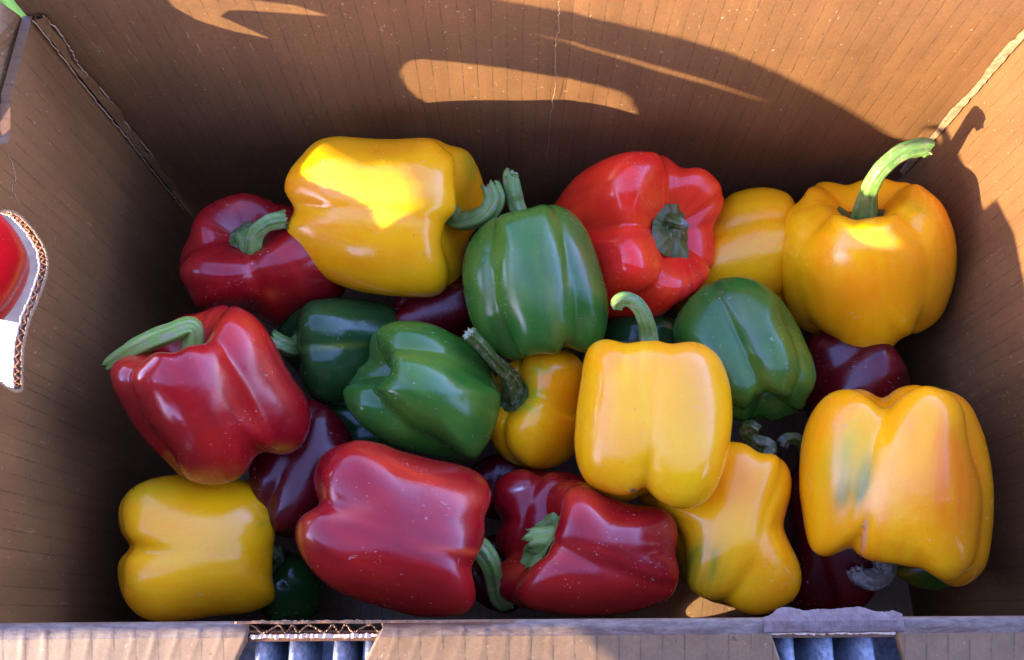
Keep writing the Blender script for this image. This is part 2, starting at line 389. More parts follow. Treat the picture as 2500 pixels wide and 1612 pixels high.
def plate_geo(outer, hole, plane, thick, c, V, F):
    outer = np.asarray(outer, float); hole = np.asarray(hole, float); c = np.asarray(c, float)
    def hit(poly, ang, far):
        d = np.array([math.cos(ang), math.sin(ang)]); best = None
        for i in range(len(poly)):
            a, b = poly[i], poly[(i+1) % len(poly)]; e = b-a; den = d[0]*e[1]-d[1]*e[0]
            if abs(den) < 1e-12: continue
            w = a-c; t = (w[0]*e[1]-w[1]*e[0])/den; s = (w[0]*d[1]-w[1]*d[0])/den
            if t > 1e-7 and -1e-9 <= s <= 1+1e-9 and (best is None or (t > best) == far): best = t
        return c+d*(best if best else 1e-4)
    ang = sorted([math.atan2(*(h-c)[::-1]) for h in hole]+[math.atan2(*(h-c)[::-1]) for h in outer]+[k*math.pi/45 for k in range(-44, 46)])
    H_ = [hit(hole, a, True) for a in ang]; O_ = [hit(outer, a, False) for a in ang]
    n = len(ang); k0 = len(V)
    for dd in (0, thick):
        V += [plane(p[0], p[1], dd) for p in H_]; V += [plane(p[0], p[1], dd) for p in O_]
    for i in range(n):
        j = (i+1) % n
        F += [tuple(k0+q for q in f) for f in ((i, j, n+j, n+i), (2*n+i, 3*n+i, 3*n+j, 2*n+j), (i, 2*n+i, 2*n+j, j), (n+i, n+j, 3*n+j, 3*n+i))]
V, F = [], []
fpl = lambda a, b, d: flap_plane(a, b, d+T+.0006)
plate_geo([(.17, .2435), (.203, .2435), (.205, .2400), (.2895, .2400), (.2895, .325), (.25, .322), (.17, .2925)], NOTCH, fpl, .003, (.2336, .2672), V, F)
sl = np.array(SLIT); off = np.array([.0006, .0016, .0022, .0019, .0008])
slit = [(p[0], p[1]+o) for p, o in zip(sl, off)] + [(p[0], p[1]-o) for p, o in zip(sl[::-1], off[::-1])]
plate_geo([(.1699, .2435), (.155, .246), (.10, .2300), (.06, .2090), (.035, .200), (.0086, .190)]+ARC[1:]+[(.1699, .2925)], slit, fpl, .003, sl[2], V, F)
mesh_obj('side_flap', V, F, M_WY, carton)

# folded front rim and flap
XC1, XC2, XC3, XC4 = -.1185, -.0632, .0991, .1535
rng = random.Random(8)
def flap_profile(x, k):
    """points from the inner top edge outwards; the flap falls away from the fold by about 16 degrees"""
    n1 = .0006*math.sin(37*x+1)+.0003*math.sin(121*x)
    pr = [(.0006, FH-.004), (.0004, FH-.0006), (-.0006, FH+.0001), (-.0026, FH+.0003), (-.0044+n1, FH-.0002), (-.0066+n1, FH-.0010), (-.020, FH-.0064), (-.045, FH-.0125), (-.085, FH-.022)]
    return pr[k]
NP = 9
def flap_piece(x0, x1, skew0, skew1):
    n = max(8, int((x1-x0)/.0012)); V, F = [], []
    for i in range(n+1):
        for s in (0, 1):
            for k in range(NP):
                y, z = flap_profile(x0+(x1-x0)*i/n, k)
                u = i/n; x = x0+(x1-x0)*u + (skew0*(1-u)+skew1*u)*max(0, -y-.004)
                ridge = .00005*abs(math.sin(math.pi*x/.0092)) if k >= 4 else 0
                fray = .00008*(math.sin(1900*x0+i*.41)+math.sin(i*.97+k))*(k in (4, 5))
                if i in (0, n): x += rng.gauss(0, .0004)
                if k in (4, 5): fray += .00042*math.exp(-((((x+.3) % .0092)-.0046)/.0010)**2)*(1+.6*math.sin(x*5000))
                V.append((x, y + fray*.5, z + ridge + fray - s*(.0035 if k > 2 else .001)))
    for i in range(n):
        a, b = i*2*NP, (i+1)*2*NP
        for k in range(NP-1):
            F.append((a+k, b+k, b+k+1, a+k+1)); F.append((a+NP+k, a+NP+k+1, b+NP+k+1, b+NP+k))
        F.append((a, a+NP, b+NP, b)); F.append((a+NP-1, b+NP-1, b+2*NP-1, a+2*NP-1))
    for a in (0, n*2*NP):
        for k in range(NP-1): F.append((a+k, a+k+1, a+NP+k+1, a+NP+k))
    return mesh_obj('front_flap', V, F, M_FL, carton, smooth=True)
flap_piece(XL-.004, XC1, 0, -.5)
flap_piece(XC2, XC3, -.55, .45)
flap_piece(XC4, XR+.004, .25, 0)
# the cut flute ends of the front board inside the two cut-outs
def cut_end(x0, x1):
    for y0, y1, z1, mt in ((-.0002, .0006, FH-.0004, M_EDGE), (-.0062, -.0047, FH-.0014, M_PALE)):
        V, F = [], []; n = 50
        for i in range(n+1):
            x = x0+(x1-x0)*i/n
            j1, j2, j3 = rng.gauss(0, .00022), rng.gauss(0, .00018), rng.gauss(0, .0003)
            V += [(x, y0+j1, FH-.006), (x, y1+j1, FH-.006), (x, y1+j2, z1+j3), (x, y0+j1, z1+j3)]
        for i in range(n):
            a, b = 4*i, 4*i+4
            F += [(a+q, a+(q+1) % 4, b+(q+1) % 4, b+q) for q in range(4)]
        F += [(0, 1, 2, 3), (4*n, 4*n+3, 4*n+2, 4*n+1)]
        mesh_obj('liner_edge', V, F, mt, carton)
    V, F = [], []; n = 160
    for i in range(n+1):
        x = x0+(x1-x0)*i/n; y = -.0026+.0014*math.sin(2*math.pi*(x-x0)/.0078+1.3*math.sin(x*310))+rng.gauss(0, .00012)
        for dy in (-.0003, .0003):
            for z in (FH-.006, FH-.0012+rng.gauss(0, .0004)): V.append((x, y+dy, z))
    for i in range(n):
        a, b = 4*i, 4*i+4
        F += [(a, b, b+1, a+1), (a+1, b+1, b+3, a+3), (a+3, b+3, b+2, a+2)]
    mesh_obj('fluting', V, F, M_EDGE, carton)
cut_end(XC1+.0004, XC2-.0004); cut_end(XC3+.0004, XC4-.0004)
# unseen strip added above the front rim to throw the right wall's stepped shadow
V, F = [], []; n = 60
for i in range(n+1):
    x = -.1215+.115*i/n; z = np.interp(x, [-.1215, -.120, -.076, -.030, -.0065], [.2225, .2252, .2260, .2180, .2130])+.00025*math.sin(i*1.3)
    for y, zz in ((.0004, FH-.008), (-.0005, FH-.008), (-.0005+.0002*math.sin(i*.4), z), (.0004+.0002*math.sin(i*.4), z)): V.append((x, y, zz))
for i in range(n):
    a, b = 4*i, 4*i+4
    F += [(a+q, a+(q+1) % 4, b+(q+1) % 4, b+q) for q in range(4)]
F += [(0, 1, 2, 3), (4*n+3, 4*n+2, 4*n+1, 4*n)]
mesh_obj('rim_shadow_strip', V, F, M_WX, carton)
# crumpled strip of torn board standing over the right cut-out
def ragged(n, step, amp, sd):
    r_ = random.Random(sd); k = [r_.uniform(-1, 1) for _ in range(int(n/step)+3)]
    return [amp*(k[int(i/step)]*(1-(i/step) % 1)+k[int(i/step)+1]*((i/step) % 1))+amp*.08*r_.uniform(-1, 1) for i in range(n+1)]
n = 90; ra, rb, rc = ragged(n, 9, .0014, 1), ragged(n, 16, .0016, 2), ragged(n, 7, .0006, 3)
V, F = [], []
for i in range(n+1):
    u = i/n; x = XC3-.0015+(XC4-XC3+.004)*u; up = min(1, max(0, (u-.02)/.12))*(1 if u < .93 else max(0, 1-(u-.93)/.07))
    top = .0020*up+rb[i]*.6*up
    prof = [(-.0056+rc[i]*.4, -.0002), (-.0050+rc[i]*.3, .0010+top*.4), (-.0030, .0012+top*.8), (-.0008, .0014+top), (.0014+ra[i]*.6, .0012+top*.9), (.0030*up+.0008+ra[i], .0006+top*.6), (.0028*up+.0006+ra[i], .0001+top*.6), (-.0010, .0003+top*.5), (-.0048, -.0008)]
    for y, z in prof: V.append((x, y, FH+z))
m_ = len(prof)
for i in range(n):
    a, b = m_*i, m_*i+m_
    F += [(a+q, a+(q+1) % m_, b+(q+1) % m_, b+q) for q in range(m_)]
F += [tuple(range(m_)), tuple(m_*n+q for q in range(m_-1, -1, -1))]
mesh_obj('torn_flap', V, F, M_TORN, carton)

# seams: pale glue strip in the right corner, torn liner in the left one
V, F = [], []; n = 60
for i in range(n+1):
    z = .10+(.252-.10)*i/n; w = .0042+.0010*math.sin(i*.31)+rng.gauss(0, .00022)
    V += [(XR-.0006, DP-.0004, z), (XR-w, DP-.0006+rng.gauss(0, .0002), z), (XR-w*.9, DP-.0020, z), (XR-.0016, DP-.0034+rng.gauss(0, .0003), z)]
for i in range(n):
    a, b = 4*i, 4*i+4
    F += [(a+q, a+(q+1) % 4, b+(q+1) % 4, b+q) for q in range(4)]
mesh_obj('glue_strip', V, F, M_GLUE, carton)
V, F = [], []
for i in range(n+1):
    u = i/n; z = .085+(.251-.085)*u; w = .0058+.0025*math.sin(i*.21+1)*u+.0012*math.sin(i*.63)+rng.gauss(0, .0002)
    V += [(XL+.0020, DP-.0010, z), (XL+w, DP-.0010, z), (XL+w+.0007+rng.gauss(0, .0002), DP-.0022, z), (XL+.0026, DP-.0042, z)]
for i in range(n):
    a, b = 4*i, 4*i+4
    F += [(a+q, a+(q+1) % 4, b+(q+1) % 4, b+q) for q in range(4)]
mesh_obj('torn_liner', V, F, M_WY, carton)
for (xa, ya, sd, ex, mt_, zz0) in ((XL+.0062, DP-.0016, 3, .0018, M_EDGE, .12), (XL+.0012, DP-.0046, 5, .0007, M_EDGE, .06)):
    V, F = [], []; r2 = random.Random(sd); n = 70
    for i in range(n+1):
        u = i/n; z = zz0+(.2515-zz0)*u; x = xa+ex*math.sin(i*.21+1)*u+r2.gauss(0, .0003); w = .0006*(.35+abs(math.sin(i*.37+sd)))
        V += [(x, ya, z), (x+w, ya, z), (x+w*.5, ya-.0007, z)]
    for i in range(n):
        a, b = 3*i, 3*i+3
        F += [(a+q, a+(q+1) % 3, b+(q+1) % 3, b+q) for q in range(3)]
    mesh_obj('frayed_edge', V, F, mt_, carton)
# hairline tears in the liner (thin raised fibres)
def crack(pts, plane_fn, w=.00035):
    P = catmull(pts, 10, False); V, F = [], []
    for i, p in enumerate(P):
        j = rng.gauss(0, 1.6); q = plane_fn(p[0]+j, p[1]+j)
        V += [tuple(q)]; 
    P3 = np.array(V); V = []
    for i, q in enumerate(P3):
        t = P3[min(i+1, len(P3)-1)]-P3[max(i-1, 0)]; nrm = np.cross(t, CF); nrm /= np.linalg.norm(nrm)+1e-12
        V += [tuple(q-nrm*w*.5), tuple(q+nrm*w*.5), tuple(q-CF*w*.6)]
    for i in range(len(P3)-1):
        a, b = 3*i, 3*i+3; F += [(a+k, a+(k+1) % 3, b+(k+1) % 3, b+k) for k in range(3)]
    return mesh_obj('liner_crack', V, F, M_EDGE, carton)
crack([(1362, 0), (1366, 60), (1355, 120), (1356, 200), (1342, 300), (1335, 400)], lambda x, y: on_y(x, y, DP-.0004))
crack([(2495, 690), (2430, 735), (2370, 780), (2330, 790)], lambda x, y: on_x(x, y, XR-.0003))
crack([(52, 905), (80, 935), (110, 945), (135, 965), (160, 975)], lambda x, y: on_x(x, y, XL+.0003))
crack([(15, 372), (30, 400), (38, 440), (30, 462), (50, 500)], lambda x, y: on_x(x, y, XL+.0003))

# ------------------------------------------------------------------ bell peppers
K = 2500/2388.
def noise3(P, seed, freq):
    r = np.random.RandomState(seed); out = 0
    for _ in range(5):
        k = r.normal(size=3)*freq; out = out+np.sin(P@k+r.uniform(0, 6.28))
    return out/5
NTH, NPH = 168, 108
def pepper_dirs():
    th = np.arange(NTH)/NTH*2*np.pi; ph = np.linspace(0, np.pi, NPH+1)
    ph = ph + .10*np.sin(2*ph)*-1*0
    return th, ph
def lobed(seed, lobes, aspect, c, pe, dimple, dw, bdimple, taper, wob, grooves, flat=.55, dsh=2):
    """radius over the sphere of directions; +z is the stem end; lobes: (angle deg, size, shoulder, bottom)"""
    th, ph = pepper_dirs(); TH, PH = np.meshgrid(th, ph, indexing='ij')
    D = np.stack([np.sin(PH)*np.cos(TH), np.sin(PH)*np.sin(TH), np.cos(PH)], -1)
    rs = []
    for a, sz, up, dn in lobes:
        a = math.radians(a); ca, sa = math.cos(a), math.sin(a)
        n = len(lobes); tw = {3: .66, 4: .56, 5: .50}[n]*sz
        ar = .60*sz; off = (1-.60)*sz*c/.42
        off = min(off, ar*.93)
        du = D[..., 0]*ca+D[..., 1]*sa; dv = -D[..., 0]*sa+D[..., 1]*ca; dz = D[..., 2]
        lo = np.zeros_like(du); hi = np.full_like(du, 2.5)
        for _ in range(22):
            mid = (lo+hi)/2; z = mid*dz
            tp = 1+taper*np.clip(z/aspect, -1, 1)
            u = (mid*du-off*tp)/(ar*tp); w = mid*dv/(tw*tp)
            h = np.where(z > 0, aspect*up, aspect*dn)
            f = (u*u+w*w)**(pe/2)+np.abs(z/h)**pe-1
            ins = f < 0; lo = np.where(ins, mid, lo); hi = np.where(ins, hi, mid)
        rs.append((lo+hi)/2)
    rs = np.array(rs); p = 34
    r = ((rs**p).sum(0))**(1/p)
    k = np.exp(-.5*(np.arange(-40, 41)/15.)**2); k /= k.sum()
    rr = np.concatenate([r[-40:], r, r[:40]], 0); sm = np.apply_along_axis(lambda a: np.convolve(a, k, 'valid'), 0, rr)
    mm = flat*np.exp(-((PH-1.45)/.75)**4); r = r*(1-mm)+sm*1.03*mm
    r = r*(1-dimple*np.exp(-(PH/dw)**dsh))*(1-bdimple*np.exp(-((np.pi-PH)/.34)**2))
    r = r*(1+wob*noise3(D, seed, 2.2)+wob*.4*noise3(D, seed+9, 5))
    for g, dep, w in grooves:
        dt = np.angle(np.exp(1j*(TH-math.radians(g)-.12*np.sin(PH*2+seed)))); r = r*(1-dep*np.exp(-(dt/w)**2)*np.sin(PH)**1.5)
    return D*r[..., None], TH, PH
def smooth_circ(a, w):
    n = len(a); k = np.exp(-.5*(np.arange(-3*w, 3*w+1)/w)**2); k /= k.sum()
    b = np.concatenate([a[-3*w:], a, a[:3*w]]); return np.convolve(b, k, 'valid')
def radial(poly, c, nb):
    """outline radius seen from c at nb angles"""
    out = np.zeros(nb)
    a = poly-c; b = np.roll(poly, -1, 0)-c; e = b-a
    for i in range(nb):
        t_ = (i+.5)/nb*2*np.pi; d = np.array([np.cos(t_), np.sin(t_)])
        den = d[0]*e[:, 1]-d[1]*e[:, 0]; den = np.where(abs(den) < 1e-9, 1e-9, den)
        t = (a[:, 0]*e[:, 1]-a[:, 1]*e[:, 0])/den; s = (a[:, 0]*d[1]-a[:, 1]*d[0])/den
        ok = (t > 0) & (s >= 0) & (s <= 1); out[i] = t[ok].max() if ok.any() else 1
    return out
def project(P):
    v = P-CAM; z = v@CF
    return np.stack([1250+FPX*(v@CR)/z, 806-FPX*(v@CU)/z], -1)
def grid_mesh(name, P, TH, PH, mat, parent, origin, tint=None, cap=True):
    n, mm = P.shape[:2]
    V = P.reshape(-1, 3)-origin; I = np.arange(n*mm).reshape(n, mm)
    a = I[:, :-1]; b = np.roll(I, -1, 0)[:, :-1]; c = np.roll(I, -1, 0)[:, 1:]; d = I[:, 1:]
    Q = np.stack([a, d, c, b], -1).reshape(-1, 4)
    me = bpy.data.meshes.new(name); me.vertices.add(len(V)); me.vertices.foreach_set('co', V.ravel())
    me.loops.add(Q.size); me.loops.foreach_set('vertex_index', Q.ravel()); me.polygons.add(len(Q))
    me.polygons.foreach_set('loop_start', np.arange(len(Q))*4); me.polygons.foreach_set('loop_total', np.full(len(Q), 4))
    me.update(calc_edges=True); me.validate(); me.shade_smooth()
    uv = me.attributes.new('axis_uv', 'FLOAT_VECTOR', 'POINT')
    th = TH.ravel(); q = np.stack([np.cos(th)*.5, PH.ravel(), np.sin(th)*.5], -1)
    # the streak noise runs round the axis: x = cos, y = along, z = sin
    uv.data.foreach_set('vector', q.ravel())
    ca = me.color_attributes.new('tint', 'FLOAT_COLOR', 'POINT')
    ca.data.foreach_set('color', (tint if tint is not None else np.zeros((len(V), 4))).ravel())
    me.materials.append(mat)
    o = bpy.data.objects.new(name, me); COL.objects.link(o)
    if parent: o.parent = parent
    return o
SHAPES = {}
def tube_stem(name, pts, radii, mat, parent, origin, seed, cut=True, tip_dark=False):
    P = catmull(pts, 7, False); n = len(P); R = np.interp(np.linspace(0, 1, n), np.linspace(0, 1, len(radii)), radii)
    T_ = np.gradient(P, axis=0); T_ /= np.linalg.norm(T_, axis=1)[:, None]
    ref = np.cross(T_[0], [.3, .5, .8]); ref /= np.linalg.norm(ref); m = 30
    V = []; r = np.random.RandomState(seed); ph0 = r.uniform(0, 6); an = np.arange(m)/m*2*np.pi
    TH = []; PH = []
    for i in range(n):
        ref = ref-T_[i]*(ref@T_[i]); ref /= np.linalg.norm(ref); bi = np.cross(T_[i], ref)
        rr = R[i]*(1+.13*np.cos(5*an+ph0+i*.04)+.05*np.cos(11*an+seed+i*.1)+.02*np.sin(i*.9+an*2))
        jit = 0
        if cut and i >= n-2: rr = rr*(1+.07*r.normal(size=m)); jit = r.normal(size=m)*R[i]*.22
        ring = P[i]+(np.cos(an)*rr)[:, None]*ref+(np.sin(an)*rr)[:, None]*bi+np.outer(jit*np.ones(m), T_[i])
        V.append(ring); TH.append(an); PH.append(np.full(m, i/n*3))
    end = V[-1]; cen = end.mean(0)
    for s, sink in ((.80, -.06), (.45, -.45), (.02, -.62)):
        V.append(cen+(end-cen)*s+T_[-1]*R[-1]*sink*(1+.3*r.normal(size=m))[:, None]*(1 if s > .1 else 0)+(T_[-1]*R[-1]*sink if s < .1 else 0)); TH.append(an); PH.append(np.full(m, 3.))
    V = np.array(V).transpose(1, 0, 2); n2 = V.shape[1]
    tint = np.zeros((m, n2, 4)); tint[:, -3:] = (.42, .46, .24, .75)
    if tip_dark: tint[:, -9:] = (.22, .20, .15, .65); tint[:, -3:] = (.36, .32, .26, .9)
    return grid_mesh(name, V, np.array(TH).T, np.array(PH).T, mat, parent, origin, tint.reshape(-1, 4))

def pepper(seed, kind, outline, zc, ang, tilt, spin, lobes, label, group=None, aspect=1.0, c=.42, pe=2.7, dimple=.25, dw=.42, bdimple=.12,
           taper=.06, wob=.018, grooves=(), tints=(), stem=None, srad=(.0062, .0046, .0042, .0048), smat='fresh', calyx=None, rough=.20, wrinkle=0., centre=None, cut=True, tip_dark=False, fit=1., depth=1., flat=.55, dsh=2):
    poly = catmull(np.array(outline, float)*K, 6)
    cpx = poly.mean(0) if centre is None else np.array(centre, float)*K
    P, TH, PH = lobed(seed, lobes, aspect, c, pe, dimple, dw, bdimple, taper, wob, grooves, flat, dsh)
    # pose: +z of the pepper -> axis; spin 0 = lobe angle 0 faces the camera
    O = at_z(cpx[0], cpx[1], zc); view = O-CAM; dist = view@CF; vdir = view/np.linalg.norm(view)
    right = np.cross(vdir, CU); right /= np.linalg.norm(right); up = np.cross(right, vdir)
    a, t = math.radians(ang), math.radians(tilt)
    inpl = math.cos(a)*right+math.sin(a)*up; ax = math.cos(t)*inpl-math.sin(t)*vdir
    e1 = -vdir-ax*(-vdir@ax)
    e1 = e1/np.linalg.norm(e1) if np.linalg.norm(e1) > 1e-3 else up
    e2 = np.cross(ax, e1); s = math.radians(spin)
    f1 = math.cos(s)*e1+math.sin(s)*e2; f2 = -math.sin(s)*e1+math.cos(s)*e2
    Q = P[..., 0:1]*f1+P[..., 1:2]*f2+P[..., 2:3]*ax
    nb = 180; Tgt = smooth_circ(radial(poly, cpx, nb), 1)
    area = lambda r: .5*(r**2).sum()*2*np.pi/nb
    def sil(W):
        q = project(W.reshape(-1, 3))-cpx; al = np.arctan2(q[:, 1], q[:, 0]) % (2*np.pi); rr = np.hypot(q[:, 0], q[:, 1])
        b = (al/(2*np.pi)*nb).astype(int) % nb; Sx = np.zeros(nb); np.maximum.at(Sx, b, rr)
        z = Sx == 0
        if z.any(): Sx[z] = np.interp(np.where(z)[0], np.where(~z)[0], Sx[~z], period=nb)
        return Sx
    scale = .045
    for _ in range(5):
        W = O+Q*scale; q = project(W.reshape(-1, 3)); mid = (q.max(0)+q.min(0))/2
        Sx = sil(W); scale *= math.sqrt(area(Tgt)/area(smooth_circ(Sx, 1)))
    L = Q*scale
    # match the extent of the outline by easing the cross-section outwards or inwards round the pepper's own centre
    xr = L@right; yu = L@up; zv = L@vdir
    for it in range(5):
        W = O+xr[..., None]*right+yu[..., None]*up+zv[..., None]*vdir
        Sx = smooth_circ(sil(W), 1); k = smooth_circ(np.clip(Tgt/Sx, .5, 1.8), 2)
        q = project(W.reshape(-1, 3))-cpx; al = np.arctan2(q[:, 1], q[:, 0]) % (2*np.pi); rr = np.hypot(q[:, 0], q[:, 1])
        kk = np.interp(al/(2*np.pi)*nb-.5, np.arange(nb), k, period=nb); SS = np.interp(al/(2*np.pi)*nb-.5, np.arange(nb), Sx, period=nb)
        w = np.clip((rr/SS-.15)/.75, 0, 1); w = w*w*(3-2*w); w = w*fit
        kk = (1+(kk-1)*w).reshape(xr.shape); xr = xr*kk; yu = yu*kk
    zv = zv*depth
    W = O+xr[..., None]*right+yu[..., None]*up+zv[..., None]*vdir
    mean = W.reshape(-1, 3).mean(0)
    root = empty('bell_pepper', mean.tolist()); tag(root, label, 'bell pepper', group or ('bell peppers in the neighbouring cartons' if 20 < seed < 30 else 'bell peppers piled in the carton'))
    # pigment patches
    tint = np.zeros((NTH*(NPH+1), 4))
    if tints:
        q = project(W.reshape(-1, 3))/K; Wf = W.reshape(-1, 3); dep = (Wf-O)@vdir
        for (px, py, rx, ry, rot, col, strn) in tints:
            ca, sa = math.cos(math.radians(rot)), math.sin(math.radians(rot)); dx, dy = q[:, 0]-px, q[:, 1]-py
            g = np.exp(-(((dx*ca+dy*sa)/rx)**2+((-dx*sa+dy*ca)/ry)**2)); g = g*(1+.5*noise3(Wf, seed+3, 160)); g = np.clip(g*strn, 0, 1)*(dep < .012)
            al = tint[:, 3]; na = al+g*(1-al)
            tint[:, :3] = np.where(na[:, None] > 1e-6, (tint[:, :3]*al[:, None]*(1-g[:, None])+np.array(col)*g[:, None])/np.maximum(na, 1e-6)[:, None], 0); tint[:, 3] = na
    body = grid_mesh('body', W, TH, PH, skin_mat(kind, seed, rough, wrinkle), root, mean, tint)
    SHAPES[seed] = W
    base = W[:, 0].mean(0)
    if calyx:
        ext, pts5, thk = calyx            # reach in radians, number of points, thickness
        n = NTH; rows = 10; G = np.zeros((n, rows, 3)); r = np.random.RandomState(seed)
        nr = np.gradient(W, axis=1); tn = np.roll(W, -1, 0)-np.roll(W, 1, 0); N_ = np.cross(tn, nr); N_ /= np.linalg.norm(N_, axis=-1)[..., None]+1e-12
        if (N_[:, 30]*(W[:, 30]-mean)).sum() < 0: N_ = -N_
        N_[:, 0] = ax
        th = np.arange(n)/n*2*np.pi
        reach = ext*(1+.07*np.cos(pts5*th+seed)+.06*np.sin(3*th+1)+.05*np.cos(13*th+2))
        for j in range(rows):
            f = (reach*(j+.35)/(rows-.4))/np.pi*NPH; i0 = np.floor(f).astype(int); fr = (f-i0)[:, None]; ii = np.arange(n)
            base_p = W[ii, i0]*(1-fr)+W[ii, i0+1]*fr; nn = N_[ii, np.maximum(i0, 2)]
            lift = thk*(1-.75*(j/(rows-1))**3)*(1+.08*np.sin(9*th+j)) if j < rows-1 else -.0004+0*th
            curl = .0012*max(0, (j-rows+4)/3)*(.5+.5*np.cos(pts5*th+seed)) if j < rows-1 else .0008*(.5+.5*np.cos(pts5*th+seed))
            kk_ = np.exp(-.5*(np.arange(-30, 31)/11.)**2); kk_ /= kk_.sum()
            sm_ = lambda A_: np.stack([np.convolve(np.concatenate([A_[-30:, q_], A_[:, q_], A_[:30, q_]]), kk_, 'valid') for q_ in range(3)], 1)
            base_p = .25*base_p+.75*sm_(base_p); nn = sm_(nn)
            G[:, j] = base_p+nn*((lift+curl)*np.ones(n))[:, None]
        PHc = np.tile(np.linspace(0, 1.2, rows), (n, 1)); THc = np.tile(th[:, None], (1, rows))
        grid_mesh('calyx', G, THc, PHc, STEM['calyx' if smat != 'pale' else 'fresh'], root, mean)
    if stem:
        Bd = (base-CAM)@CF; pts = [base-ax*.004, base+ax*.003]
        for (px, py, dd) in stem:
            d = ray(px*K, py*K); pts.append(CAM+d*(Bd+dd))
        if len(stem) and len(pts) > 3: pass
        tube_stem('stem', np.array(pts), np.array([srad[0]*1.5]+list(srad)), STEM[smat], root, mean, seed, cut, tip_dark)
    return root
#@@PEPPERS
def C2(*P): return [((650+x/3.4217)/K, (300+y/3.4217)/K) for x, y in P]
GRN = (.16, .22, .012); ORG = (.90, .23, .004); LEM = (.90, .48, .004); YEL = (.62, .36, .008)
L4 = lambda a, s=(1, 1, 1, 1), u=(1, 1, 1, 1), d=(1, 1, 1, 1): [(a+90*i, s[i], u[i], d[i]) for i in range(4)]

# lowest layer, seen only in the gaps
pepper(101, 'shaded_red', [(580, 1110), (590, 1030), (640, 950), (720, 930), (790, 970), (830, 1040), (820, 1130), (770, 1210), (700, 1255), (630, 1240), (590, 1180)], .095, 60, -10, 0, L4(30),
       'shade-darkened red bell pepper lying deep between the left red one and the yellow one below')
pepper(102, 'shaded_red', [(915, 730), (930, 670), (990, 640), (1070, 640), (1110, 690), (1115, 760), (1080, 810), (1010, 825), (940, 800)], .095, 20, 0, 0, L4(0),
       'shade-darkened red wrinkled bell pepper in the gap under the yellow one with sunlit patch', wrinkle=2.2, rough=.2)
pepper(103, 'shaded_red', [(1860, 890), (1880, 800), (1940, 760), (2030, 770), (2100, 830), (2125, 910), (2100, 990), (2020, 1030), (1930, 1020), (1880, 970)], .085, 45, 0, 0, L4(20),
       'shade-darkened red bell pepper between two yellow peppers by the right wall')
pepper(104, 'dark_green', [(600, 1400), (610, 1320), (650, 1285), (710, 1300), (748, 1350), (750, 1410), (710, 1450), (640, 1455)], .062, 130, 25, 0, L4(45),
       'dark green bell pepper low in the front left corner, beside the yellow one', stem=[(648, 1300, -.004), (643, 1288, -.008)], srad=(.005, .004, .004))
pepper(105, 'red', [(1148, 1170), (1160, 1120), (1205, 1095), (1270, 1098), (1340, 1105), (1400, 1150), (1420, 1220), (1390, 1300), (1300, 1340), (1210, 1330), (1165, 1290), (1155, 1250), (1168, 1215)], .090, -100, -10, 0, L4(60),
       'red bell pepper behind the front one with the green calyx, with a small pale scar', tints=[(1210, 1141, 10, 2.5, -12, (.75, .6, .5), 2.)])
pepper(106, 'shaded_red', [(1835, 1160), (1850, 1085), (1890, 1060), (1960, 1070), (2030, 1130), (2060, 1230), (2060, 1330), (2035, 1395), (1990, 1428), (1920, 1432), (1860, 1425), (1838, 1380), (1845, 1270)], .080, 105, 5, 20, L4(10),
       'shade-darkened red bell pepper between the two right front yellow ones, with a dry hooked stem',
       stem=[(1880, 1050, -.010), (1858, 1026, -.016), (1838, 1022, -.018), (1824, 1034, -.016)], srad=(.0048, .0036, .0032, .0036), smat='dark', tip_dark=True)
pepper(107, 'shaded_red', [(1790, 1380), (1830, 1350), (1900, 1370), (1950, 1410), (1950, 1450), (1880, 1470), (1800, 1450)], .055, 0, 0, 0, L4(0),
       'shade-darkened red bell pepper lying on the carton floor at the front under the yellow ones')
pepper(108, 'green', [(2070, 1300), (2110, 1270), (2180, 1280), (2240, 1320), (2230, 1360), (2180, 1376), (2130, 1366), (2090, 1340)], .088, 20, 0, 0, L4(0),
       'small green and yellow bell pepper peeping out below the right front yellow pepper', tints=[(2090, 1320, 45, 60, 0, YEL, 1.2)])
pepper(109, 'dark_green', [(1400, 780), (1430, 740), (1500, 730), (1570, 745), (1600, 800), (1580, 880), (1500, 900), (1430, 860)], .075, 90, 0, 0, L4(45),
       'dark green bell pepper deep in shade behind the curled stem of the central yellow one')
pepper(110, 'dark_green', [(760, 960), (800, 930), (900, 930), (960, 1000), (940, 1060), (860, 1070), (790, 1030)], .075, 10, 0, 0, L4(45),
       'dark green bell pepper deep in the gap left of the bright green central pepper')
pepper(111, 'shaded_red', [(1080, 1160), (1090, 1100), (1150, 1060), (1230, 1070), (1260, 1130), (1220, 1200), (1140, 1210)], .055, 80, 0, 0, L4(45),
       'shade-darkened red bell pepper deep under the round yellow pepper and the front red ones')
pepper(112, 'shaded_red', [(1080, 1330), (1120, 1260), (1180, 1250), (1230, 1290), (1230, 1390), (1180, 1430), (1110, 1400)], .050, 80, 0, 0, L4(45),
       'shade-darkened red bell pepper deep in the gap between the two front red peppers')
